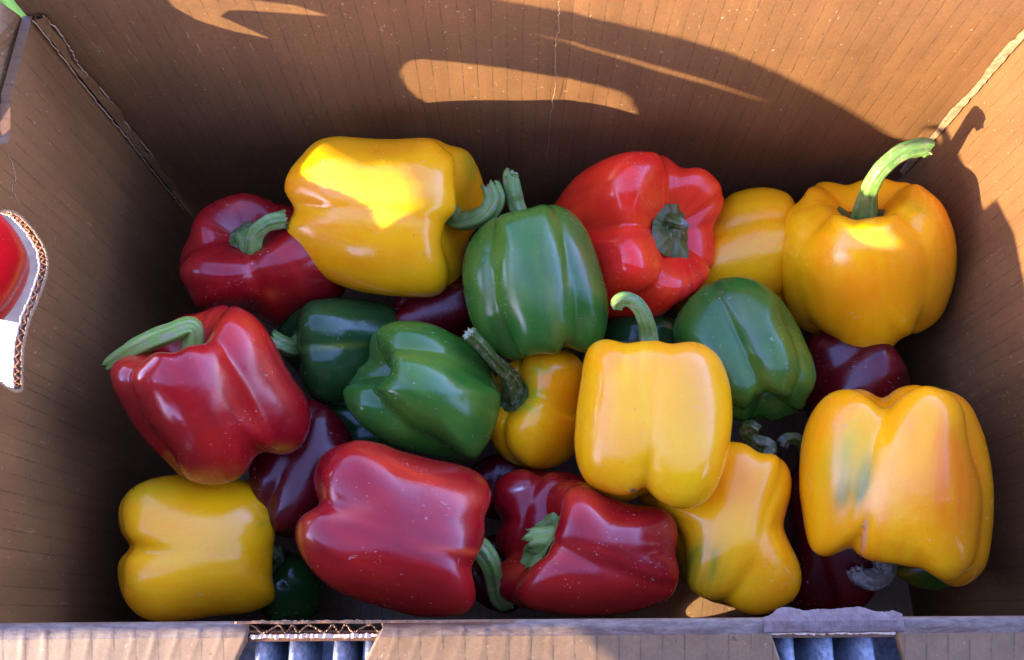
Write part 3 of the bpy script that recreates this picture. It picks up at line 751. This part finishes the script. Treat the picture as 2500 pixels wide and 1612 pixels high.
# middle layer
pepper(1, 'red', [(418, 640), (422, 590), (440, 550), (450, 515), (475, 485), (510, 465), (555, 451), (600, 455), (650, 476), (700, 480), (760, 500), (810, 560), (820, 640), (790, 700), (720, 745), (640, 765), (590, 735), (520, 728), (465, 720), (438, 680)], .118, 112, 52, 20,
       L4(20, (1, .95, 1, .95), (1.0, 1, 1, 1)), 'deep red bell pepper in the back left corner with its stem turned to the viewer', dimple=.40, dw=.50, dsh=3.5, c=.44, flat=.3, aspect=.95, wob=.025,
       stem=[(588, 590, -.012), (597, 545, -.020), (625, 520, -.022), (663, 512, -.018)], srad=(.0062, .0048, .0042, .0052), calyx=(.36, 5, .0034), centre=(600, 615), rough=.2,
       tints=[(630, 690, 22, 14, 20, (.55, .05, .01), .6), (560, 480, 30, 16, 0, (.55, .05, .02), .5)])
pepper(2, 'yellow', [(1575, 730), (1600, 620), (1640, 520), (1690, 465), (1720, 447), (1770, 437), (1815, 442), (1850, 465), (1870, 530), (1865, 630), (1840, 700), (1760, 745), (1660, 755)], .088, 10, -5, 0,
       L4(20, (1, 1, 1, 1)), 'yellow bell pepper half hidden behind the red one and the tall-stemmed yellow one', wrinkle=1.1, tints=[(1700, 520, 60, 30, 10, (.62, .30, .01), .8)])
pepper(3, 'dark_green', [(645, 785), (652, 755), (668, 733), (700, 708), (740, 698), (800, 694), (860, 700), (920, 715), (965, 755), (975, 820), (950, 880), (880, 930), (800, 948), (740, 938), (712, 910), (690, 870), (660, 830)], .098, 176, 22, 0,
       L4(45, (1, 1, .9, .95)), 'dark green bell pepper with its stem pressed against the big left red pepper', dimple=.42, stem=[(685, 812, -.010), (655, 802, -.016), (630, 790, -.018)], srad=(.0064, .0052, .0050, .0052),
       calyx=(.30, 5, .0012), rough=.17, tints=[(790, 808, 70, 8, -4, (.16, .19, .02), .8)])
pepper(4, 'yellow', [(1130, 960), (1150, 890), (1190, 845), (1240, 818), (1290, 812), (1335, 822), (1370, 870), (1380, 940), (1365, 1010), (1340, 1060), (1300, 1088), (1250, 1096), (1200, 1085), (1160, 1055), (1138, 1010)], .088, 150, 52, 0,
       L4(65, (1, .95, 1, 1), (1, 1, 1, 1)), 'round yellow bell pepper with a long green stem and dark calyx, under the green one', dimple=.42, dw=.50, dsh=3.5, wob=.03, c=.47, flat=.25, centre=(1245, 950),
       stem=[(1190, 880, -.014), (1155, 845, -.026), (1120, 805, -.036), (1092, 778, -.042)], srad=(.0085, .0050, .0038, .0036, .0040), calyx=(.46, 4, .0020), smat='dark',
       tints=[(1222, 925, 40, 34, 0, (.30, .34, .01), 1.2), (1250, 860, 40, 20, 0, (.45, .34, .01), .7)])
pepper(5, 'green', [(1568, 775), (1580, 735), (1600, 705), (1630, 675), (1665, 655), (1710, 645), (1755, 650), (1790, 668), (1830, 708), (1860, 757), (1880, 800), (1897, 840), (1904, 880), (1893, 915), (1880, 935), (1870, 955), (1840, 972), (1800, 984), (1765, 975), (1740, 985), (1705, 975), (1670, 955), (1620, 905), (1580, 840)], .118, 112, -28, 0,
       [(-42, 1, 1, 1), (30, .98, 1, 1), (100, .95, 1, 1), (190, 1, 1, 1.02), (262, .95, 1, 1)], 'ribbed green bell pepper leaning on the central yellow one, under the tall-stemmed yellow one', c=.50, flat=.2, wob=.02, bdimple=.25,
       tints=[(1740, 730, 60, 40, 30, (.10, .16, .02), .8), (1880, 850, 25, 120, -25, (.12, .19, .015), .9), (1790, 880, 60, 16, 10, (.10, .17, .02), .8), (1690, 680, 8, 60, -30, (.02, .05, .01), .6)], grooves=((-12, .012, .07),))
pepper(6, 'yellow', [(1480, 1160), (1550, 1110), (1620, 1060), (1660, 1035), (1700, 1030), (1740, 1036), (1772, 1056), (1800, 1058), (1830, 1078), (1846, 1110), (1846, 1150), (1836, 1190), (1828, 1230), (1845, 1270), (1864, 1310), (1870, 1350), (1858, 1390), (1825, 1415), (1780, 1433), (1740, 1432), (1700, 1415), (1650, 1400), (1605, 1370), (1580, 1320), (1560, 1250), (1520, 1195)], .105, 72, -6, 0,
       L4(-20, (1, 1, 1, 1)), 'orange yellow bell pepper with a pinched waist, below the central yellow one', centre=(1710, 1235), c=.40, wob=.03,
       tints=[(1635, 1320, 40, 60, 30, (.14, .20, .01), 1.6), (1610, 1380, 40, 60, 0, (.35, .30, .01), .7), (1720, 1130, 70, 70, 0, ORG, .5)],
       stem=[(1795, 1046, .004), (1760, 1026, .006), (1735, 1002, .004), (1752, 993, .000), (1768, 1003, -.002)], srad=(.0050, .0040, .0034, .0030), smat='dark')
pepper(7, 'yellow', [(275, 1210), (278, 1180), (295, 1150), (330, 1125), (380, 1110), (430, 1107), (520, 1112), (590, 1122), (620, 1145), (636, 1180), (640, 1200), (644, 1230), (640, 1270), (636, 1310), (638, 1360), (644, 1380), (638, 1402), (610, 1420), (570, 1432), (500, 1438), (430, 1448), (380, 1452), (340, 1445), (310, 1425), (285, 1390), (275, 1350), (274, 1320), (285, 1295), (303, 1273), (284, 1250)], .102, -2, -8, 2,
       L4(45, (1, .97, 1, 1)), 'yellow bell pepper lying on its side in the front left corner', centre=(460, 1280), c=.44, pe=3.1, flat=.85,
       tints=[(625, 1195, 20, 40, 20, GRN, .7), (340, 1140, 90, 25, -10, (.58, .40, .01), .7), (480, 1390, 160, 40, 0, (.66, .30, .006), .5)])
pepper(8, 'red', [(1148, 1345), (1156, 1318), (1176, 1303), (1196, 1298), (1184, 1285), (1182, 1262), (1195, 1240), (1212, 1215), (1235, 1185), (1265, 1155), (1290, 1132), (1320, 1120), (1350, 1120), (1380, 1133), (1420, 1158), (1470, 1175), (1530, 1180), (1565, 1200), (1580, 1235), (1580, 1270), (1575, 1290), (1584, 1322), (1580, 1362), (1560, 1395), (1520, 1415), (1470, 1430), (1400, 1438), (1330, 1437), (1270, 1430), (1210, 1415), (1170, 1395), (1152, 1370)], .118, 164, 26, 0,
       [(38, 1, 1.0, 1), (-48, .95, 1.1, 1.0), (130, 1, .95, .95), (222, 1, 1.05, 1)], 'red bell pepper at the front with a star of green calyx in its dimple', centre=(1385, 1290), dimple=.45, dw=.55, dsh=3.5, flat=.45, c=.45, wob=.03, rough=.2,
       stem=[(1236, 1262, .002)], srad=(.0075, .0065), calyx=(.50, 6, .0038), smat='pale',
       tints=[(1340, 1170, 60, 40, 20, (.55, .03, .012), .8), (1200, 1320, 40, 30, 0, (.55, .05, .012), .7), (1300, 1290, 50, 30, 0, (.50, .03, .012), .7)])
pepper(9, 'scarlet', [(1260, 560), (1280, 500), (1297, 470), (1315, 445), (1345, 410), (1390, 380), (1440, 360), (1480, 353), (1530, 357), (1568, 374), (1592, 392), (1625, 389), (1655, 403), (1678, 430), (1688, 465), (1680, 500), (1664, 530), (1668, 570), (1665, 610), (1650, 650), (1622, 682), (1580, 710), (1545, 735), (1500, 752), (1450, 758), (1400, 752), (1340, 700), (1280, 640)], .111, 14, 50, 0,
       [(18, .92, 1.1, 1), (88, 1.05, 1.15, 1.1), (165, 1.0, 1., 1.1), (232, .95, .95, 1), (300, 1.02, 1.05, 1)], 'bright red bell pepper with a deep dimple and stub stem against the back wall', centre=(1500, 560), dimple=.50, dw=.72, dsh=5, c=.54, flat=.1, wob=.03, rough=.17,
       stem=[(1560, 515, -.010), (1585, 520, -.018), (1606, 527, -.020)], srad=(.0120, .0045, .0034, .0012), calyx=(.56, 5, .0060), smat='dark', tip_dark=True,
       tints=[(1620, 690, 50, 60, 0, (.30, .006, .01), .9), (1430, 420, 60, 50, 0, (.66, .05, .01), .6)])
pepper(10, 'yellow', [(1811, 600), (1820, 540), (1838, 492), (1868, 465), (1885, 440), (1915, 425), (1950, 425), (1975, 432), (2010, 420), (2060, 415), (2090, 424), (2130, 427), (2165, 445), (2200, 480), (2225, 540), (2232, 600), (2225, 660), (2205, 720), (2180, 755), (2140, 778), (2105, 788), (2080, 812), (2040, 825), (2000, 827), (1965, 812), (1938, 783), (1912, 783), (1880, 775), (1855, 755), (1835, 715), (1820, 660)], .117, 94, 26, 0,
       L4(-4, (1.02, 1, 1, .98), (1, 1, 1, 1), (1.05, .95, 1, .93)), 'big yellow bell pepper in the back right corner, its long upright stem in sunlight', centre=(2022, 620), dimple=.38, dw=.50, dsh=3, c=.50, flat=.78, wob=.014,
       stem=[(2022, 470, -.014), (2036, 425, -.028), (2062, 388, -.036), (2105, 355, -.040), (2150, 344, -.040), (2168, 346, -.040)], srad=(.0078, .0050, .0044, .0046, .0052, .0046), calyx=(.36, 5, .0014),
       tints=[(1990, 700, 90, 60, 0, ORG, .55), (2140, 480, 40, 16, 30, GRN, .5), (1850, 620, 40, 160, 0, LEM, .6), (2050, 780, 150, 60, 0, LEM, .6)])
# top layer
pepper(11, 'red', [(256, 872), (262, 850), (300, 822), (350, 800), (385, 772), (398, 750), (430, 735), (468, 728), (490, 718), (520, 712), (560, 718), (590, 735), (615, 760), (640, 800), (665, 850), (690, 890), (712, 920), (724, 960), (722, 1000), (708, 1035), (680, 1058), (640, 1063), (612, 1055), (590, 1077), (570, 1105), (540, 1125), (500, 1132), (460, 1127), (420, 1110), (390, 1080), (350, 1040), (310, 990), (280, 940), (262, 905)], .150, 114, 20, 0,
       [(-16, 1.02, 1, 1.06), (68, 1, 1, .88), (165, 1, 1, 1), (262, .92, .9, .9)], 'big red bell pepper on the left with a deep crease, orange at its lower tip', centre=(490, 925), c=.48, flat=.35, dimple=.42, dw=.5, dsh=3, wob=.018, rough=.21,
       stem=[(450, 765, -.006), (400, 776, -.010), (340, 800, -.010), (295, 825, -.006), (252, 850, -.002)], srad=(.0054, .0050, .0050, .0046, .0032), calyx=(.34, 5, .0012), smat='pale',
       tints=[(490, 1120, 90, 26, -5, (.50, .10, .01), 1.0), (660, 1055, 40, 16, 0, (.50, .16, .01), 1.), (480, 745, 120, 36, 0, (.62, .03, .01), .9), (560, 790, 60, 40, 20, (.60, .03, .012), .6), (300, 850, 60, 50, 0, (.52, .03, .012), .7), (640, 880, 14, 90, -28, (.50, .06, .03), .5)])
pepper(12, 'green', [(800, 922), (806, 898), (826, 880), (832, 862), (858, 838), (860, 800), (875, 773), (910, 752), (960, 748), (1010, 757), (1060, 780), (1105, 807), (1140, 850), (1160, 890), (1168, 930), (1160, 980), (1145, 1020), (1120, 1060), (1090, 1078), (1040, 1072), (980, 1062), (920, 1045), (870, 1015), (830, 980), (808, 950)], .120, -30, -30, 0,
       [(-4, 1.02, 1, 1.0), (84, .96, 1, 1), (180, 1, 1, .95), (272, 1.0, 1, 1.04)], 'bright green bell pepper in the middle lying with its lobed tip to the left', centre=(990, 915), c=.50, flat=.35, bdimple=.28, wob=.018,
       tints=[(890, 770, 40, 30, 0, (.10, .22, .02), .8), (980, 830, 120, 24, 8, (.11, .19, .02), .8), (1050, 990, 120, 50, 15, (.055, .15, .012), .7)], rough=.2)
pepper(13, 'green', [(1078, 650), (1082, 600), (1100, 555), (1140, 515), (1190, 495), (1225, 487), (1270, 477), (1310, 482), (1340, 500), (1365, 530), (1387, 580), (1405, 640), (1418, 700), (1416, 760), (1402, 803), (1378, 821), (1345, 822), (1322, 810), (1295, 826), (1255, 826), (1215, 840), (1180, 836), (1145, 817), (1115, 785), (1098, 750), (1085, 700)], .133, 99, -4, 0,
       [(-2, 1, 1, 1.02), (62, .96, 1, 1), (125, .96, 1, 1), (205, 1, 1, 1), (290, .98, 1, .98)], 'upright green bell pepper with a straight snapped stem, between yellow and red at the back', centre=(1248, 655), c=.46, wob=.014, dimple=.3,
       stem=[(1206, 480, .002), (1198, 445, -.002), (1192, 415, -.004), (1196, 402, -.005)], srad=(.0056, .0048, .0048, .0046, .0042), rough=.22,
       tints=[(1260, 520, 100, 30, 10, (.09, .17, .02), .8), (1360, 600, 26, 90, -20, (.11, .12, .02), .7), (1290, 700, 20, 110, -12, (.12, .17, .02), .6), (1190, 560, 60, 80, 0, (.06, .17, .015), .6)], grooves=((-30, .010, .06), (30, .008, .05)))
pepper(14, 'yellow', C2((150, 560), (160, 470), (205, 370), (300, 262), (400, 160), (520, 115), (640, 108), (800, 122), (950, 133), (1100, 132), (1250, 121), (1350, 122), (1450, 145), (1540, 190), (1640, 205), (1720, 285), (1780, 410), (1820, 540), (1832, 630), (1825, 730), (1790, 830), (1740, 900), (1690, 980), (1650, 1100), (1640, 1240), (1590, 1370), (1480, 1440), (1340, 1466), (1150, 1460), (950, 1440), (780, 1410), (600, 1355), (440, 1270), (320, 1170), (230, 1050), (175, 940), (166, 850), (195, 790), (236, 738), (198, 670), (162, 610)), .1405, -4, 12, 2,
       L4(45, (1, 1, 1, 1), (.93, 1.16, 1.16, .95)), 'big yellow bell pepper on its side at the back, a patch of sunlight on it', c=.44, pe=3.0, wob=.016, dimple=.4, dw=.6, depth=.9, flat=.8,
       stem=[(1070, 516, -.004), (1108, 510, -.008), (1140, 492, -.012), (1153, 460, -.014), (1143, 432, -.014)], srad=(.0056, .0054, .0056, .0060, .0060, .0052), wrinkle=.25,
       tints=[(960, 600, 120, 30, -5, ORG, .5), (860, 350, 140, 22, 0, ORG, .5), (1100, 380, 30, 60, 0, (.45, .33, .01), .9), (1060, 620, 90, 50, 0, LEM, .5)])
pepper(15, 'red', [(688, 1240), (695, 1212), (715, 1192), (742, 1176), (734, 1150), (730, 1115), (740, 1080), (765, 1050), (805, 1032), (850, 1027), (890, 1035), (940, 1053), (1000, 1069), (1060, 1080), (1100, 1093), (1130, 1115), (1146, 1150), (1143, 1180), (1131, 1210), (1131, 1245), (1122, 1280), (1106, 1310), (1100, 1330), (1108, 1360), (1110, 1392), (1098, 1420), (1070, 1437), (1020, 1441), (960, 1437), (900, 1420), (840, 1402), (790, 1382), (745, 1350), (710, 1310), (692, 1272)], .138, -20, -10, 0,
       [(38, 1, 1, 1.04), (-48, 1, 1, .97), (135, 1, 1, 1), (228, 1, 1, 1)], 'large glossy red bell pepper lying on its side at the front left of centre', c=.46, pe=3.0, wob=.022, flat=.9, centre=(925, 1240),
       stem=[(1112, 1278, .002), (1140, 1308, .000), (1150, 1350, .006), (1160, 1390, .012), (1185, 1408, .016)], srad=(.0070, .0058, .0050, .0048, .0048), rough=.2,
       tints=[(970, 1110, 150, 24, 22, (.62, .04, .012), .7), (715, 1240, 18, 60, 0, (.48, .08, .01), .6), (1060, 1285, 60, 8, 5, (.62, .07, .012), .8), (830, 1190, 60, 14, -20, (.50, .06, .012), .5)])
pepper(16, 'yellow', [(1340, 1010), (1345, 950), (1354, 885), (1361, 838), (1375, 808), (1400, 793), (1428, 791), (1452, 799), (1490, 797), (1525, 794), (1565, 801), (1610, 796), (1645, 805), (1675, 830), (1695, 870), (1706, 920), (1708, 980), (1701, 1040), (1690, 1090), (1670, 1140), (1640, 1175), (1600, 1188), (1560, 1182), (1530, 1165), (1507, 1150), (1477, 1167), (1440, 1172), (1400, 1155), (1370, 1130), (1349, 1090), (1340, 1050)], .138, 90, -10, 1,
       L4(45, (1, 1, 1, 1), (1, 1, 1, 1), (1.04, .95, 1, .98)), 'yellow bell pepper on top of the pile in the centre, with a curled stem', c=.46, pe=3.1, flat=.4, wob=.012,
       stem=[(1511, 785, .002), (1503, 745, -.004), (1486, 712, -.006), (1462, 698, -.006), (1444, 704, -.004), (1440, 716, -.002)], srad=(.0056, .0046, .0042, .0040, .0040, .0038), cut=False, wrinkle=.2,
       tints=[(1452, 880, 70, 40, 0, LEM, .6), (1610, 900, 60, 160, 0, (.70, .30, .03), .5), (1580, 1080, 60, 90, 0, LEM, .5), (1477, 1143, 6, 3.5, -20, (.12, .09, .07), 3.)])
pepper(17, 'yellow', [(1864, 1140), (1864, 1090), (1867, 1040), (1880, 990), (1905, 945), (1940, 915), (1985, 907), (2030, 912), (2056, 930), (2085, 908), (2130, 898), (2180, 903), (2230, 918), (2265, 947), (2290, 1000), (2307, 1060), (2317, 1130), (2318, 1200), (2312, 1270), (2300, 1320), (2270, 1355), (2230, 1370), (2195, 1362), (2168, 1336), (2130, 1325), (2080, 1315), (2030, 1308), (1995, 1290), (1976, 1276), (1955, 1298), (1925, 1300), (1895, 1285), (1880, 1250), (1870, 1190)], .138, -98, -12, 0,
       [(-24, 1.03, 1.0, 1.02), (58, 1, .95, 1), (150, 1, 1, 1), (250, 1, 1.1, .95)], 'big orange yellow bell pepper at the front right with a green blotch and dry scar', c=.45, pe=2.9, wob=.016,
       stem=[(2062, 1322, .010), (2052, 1342, .008), (2028, 1352, .004), (2005, 1345, .002), (1995, 1330, .002)], srad=(.0064, .0060, .0058, .0050, .0044), smat='dry', tip_dark=True,
       tints=[(1966, 1138, 17, 44, 10, (.085, .15, .002), 1.6), (2015, 1118, 14, 52, 14, (.085, .15, .002), 1.5), (1985, 1050, 40, 60, 0, (.55, .42, .004), .8), (1965, 1090, 50, 50, 0, (.40, .34, .01), .6), (2215, 1120, 45, 150, -5, (.88, .20, .006), 1.3), (2140, 1000, 60, 90, 0, ORG, .7), (2270, 1150, 30, 160, 0, ORG, .8), (2018, 1245, 2.6, 42, 6, (.50, .30, .20), 2.6), (2012, 1245, 1.4, 38, 6, (.30, .12, .06), 2.), (2160, 1330, 60, 30, 0, LEM, .5)])

# ------------------------------------------------------------------ things beside the carton
# grey ribbed panel showing through the cut-outs of the front flap
rib_root = empty('ribbed_panel', (0, -.03, FH-.034)); tag(rib_root, 'grey ribbed panel showing through the two cut-outs in the front flap', 'panel')
V, F = [], []; box_geo((XL, -.16, FH-.035), (XR, -.0075, FH-.031), V, F)
mesh_obj('sheet', V, F, M_GREY, rib_root, origin=(0, -.03, FH-.034))
def rib(x, w):
    V, F = [], []; n = 14
    for i in range(n+1):
        y = -.0075-.1*i/n
        for k in range(9):
            a = math.pi*k/8; V.append((x+w*math.cos(a)+rng.gauss(0, .00012), y, FH-.0310-.010*i/n+math.sin(a)*.0255+rng.gauss(0, .0001)))
    for i in range(n):
        for k in range(8):
            a = i*9+k; F.append((a, a+1, a+10, a+9))
    F.append(tuple(range(9)))
    return V, F
for px in (640, 722, 830, 905, 1915, 2010, 2110):
    x = CAM[0]+(px-1250)/FPX*(CAM[2]-FH+.006)*.9355
    V, F = rib(x, .0062)
    mesh_obj('rib', V, F, M_GREY, rib_root, smooth=True, origin=(x, -.0075, FH-.034))
# unseen carton added in front, its edge shaped to shade the flap's right end
nb_ = empty('shade_carton', (.2, -.3, 0)); tag(nb_, 'unseen brown carton added in front to shade the front flap and peppers', 'box')
for a, b in (((-.062, -.50, -.018), (.45, -.495, .25)), ((-.062, -.4949, -.018), (-.057, -.1251, .25)), ((.445, -.4949, -.018), (.45, -.1251, .25))):
    V, F = [], []; box_geo(a, b, V, F); mesh_obj('side_wall', V, F, M_WX, nb_, origin=(.2, -.3, 0))
V, F = [], []; ol = [(-.062, -.018), (.45, -.018), (.45, .30), (-.20, .30), (-.232, .262), (-.228, .2455), (-.128, .2262), (-.062, .19)]
V = [(x, y, z) for y in (-.125, -.120) for x, z in ol]; F = [tuple(range(8)), tuple(range(15, 7, -1))]+[(i, (i+1) % 8, 8+(i+1) % 8, 8+i) for i in range(8)]
mesh_obj('side_wall', V, F, M_WX, nb_, origin=(.2, -.3, 0))
aw = empty('sky_block_awning', (0, -1.9, 1.5)); tag(aw, 'dark canvas awning on poles, unseen, added to block the front sky', 'awning')  # added out of view to cut sky reflections on front-facing skins
V = []; F = []; n = 16
for i in range(n+1):
    for j in range(5):
        x = -3+6*i/n; y = -.75-2.9*j/4; z = 1.52+.28*j/4-.03*math.sin(math.pi*j/4)+.012*math.cos(i*math.pi/2)
        V += [(x, y, z), (x, y, z+.004)]
for i in range(n):
    for j in range(4):
        a = (i*5+j)*2; b = a+2; c_ = a+10; d = a+12
        F += [(a, b, d, c_), (a+1, c_+1, d+1, b+1)]
mesh_obj('canvas', V, F, M_CANVAS, aw, origin=(0, -1.9, 1.5))
for x in (-2.9, 2.9):
    for y, zt in ((-.79, 1.52), (-3.6, 1.79)):
        V, F = [], []
        for z in (-.02, zt):
            for k in range(10): V.append((x+.018*math.cos(k*math.pi/5), y+.018*math.sin(k*math.pi/5), z))
        F = [(k, (k+1) % 10, 10+(k+1) % 10, 10+k) for k in range(10)]+[tuple(range(10)), tuple(range(19, 9, -1))]
        mesh_obj('pole', V, F, M_GREY, aw, origin=(0, -1.9, 1.5))
# red peppers and white liner in the next carton on the left, green one beyond the corner
def left_pepper(seed, kind, P, r, ang, label):
    px = project(np.array(P))[0:2] if np.array(P).ndim > 1 else project(np.array([P]))[0]
    rr = r/((np.array(P)-CAM)@CF)*FPX
    an = np.linspace(0, 2*np.pi, 17)[:-1]
    out = [((px[0]+rr*math.cos(a)*(1+.05*math.cos(4*a)))/K, (px[1]+rr*math.sin(a)*(1+.05*math.sin(3*a)))/K) for a in an]
    pepper(seed, kind, out, P[2], ang, -20, 0, L4(30), label)
left_pepper(21, 'crimson', (-.325, .190, .165), .043, 60, 'bright red sunlit bell pepper in the next carton, seen through the hand hole')
left_pepper(22, 'crimson', (-.335, .128, .130), .042, 200, 'bright red bell pepper lower in the next carton, beside the white paper')
left_pepper(23, 'green', (-.300, .345, .190), .040, 120, 'pale green sunlit bell pepper beyond the back left corner of the carton')
V, F = [], []; n = 12
for i in range(n+1):
    for j in range(n+1):
        u, v = i/n, j/n
        V.append((-.262-.11*u, .148-.115*v+.02*u, .178-.05*u*u-.06*v+.004*math.sin(7*u+3*v)))
m0 = len(V); V += [(x, y, z-.0008) for x, y, z in V]
for i in range(n):
    for j in range(n):
        a = i*(n+1)+j; F += [(a, a+1, a+n+2, a+n+1), (m0+a, m0+a+n+1, m0+a+n+2, m0+a+1)]
wp = mesh_obj('white_paper', V, F, M_WHITE, None, smooth=True, origin=(-.30, .1, .16))
tag(wp, 'sheet of sunlit white paper seen through the hand hole on the left', 'paper')

# ------------------------------------------------------------------ stand the whole stall on its slope
for o in list(COL.objects):
    if o.parent is None and o is not ground and o is not sun_o:
        o.matrix_world = SLOPE @ (o.matrix_world if o is cam_o else Matrix.Translation(o.location))
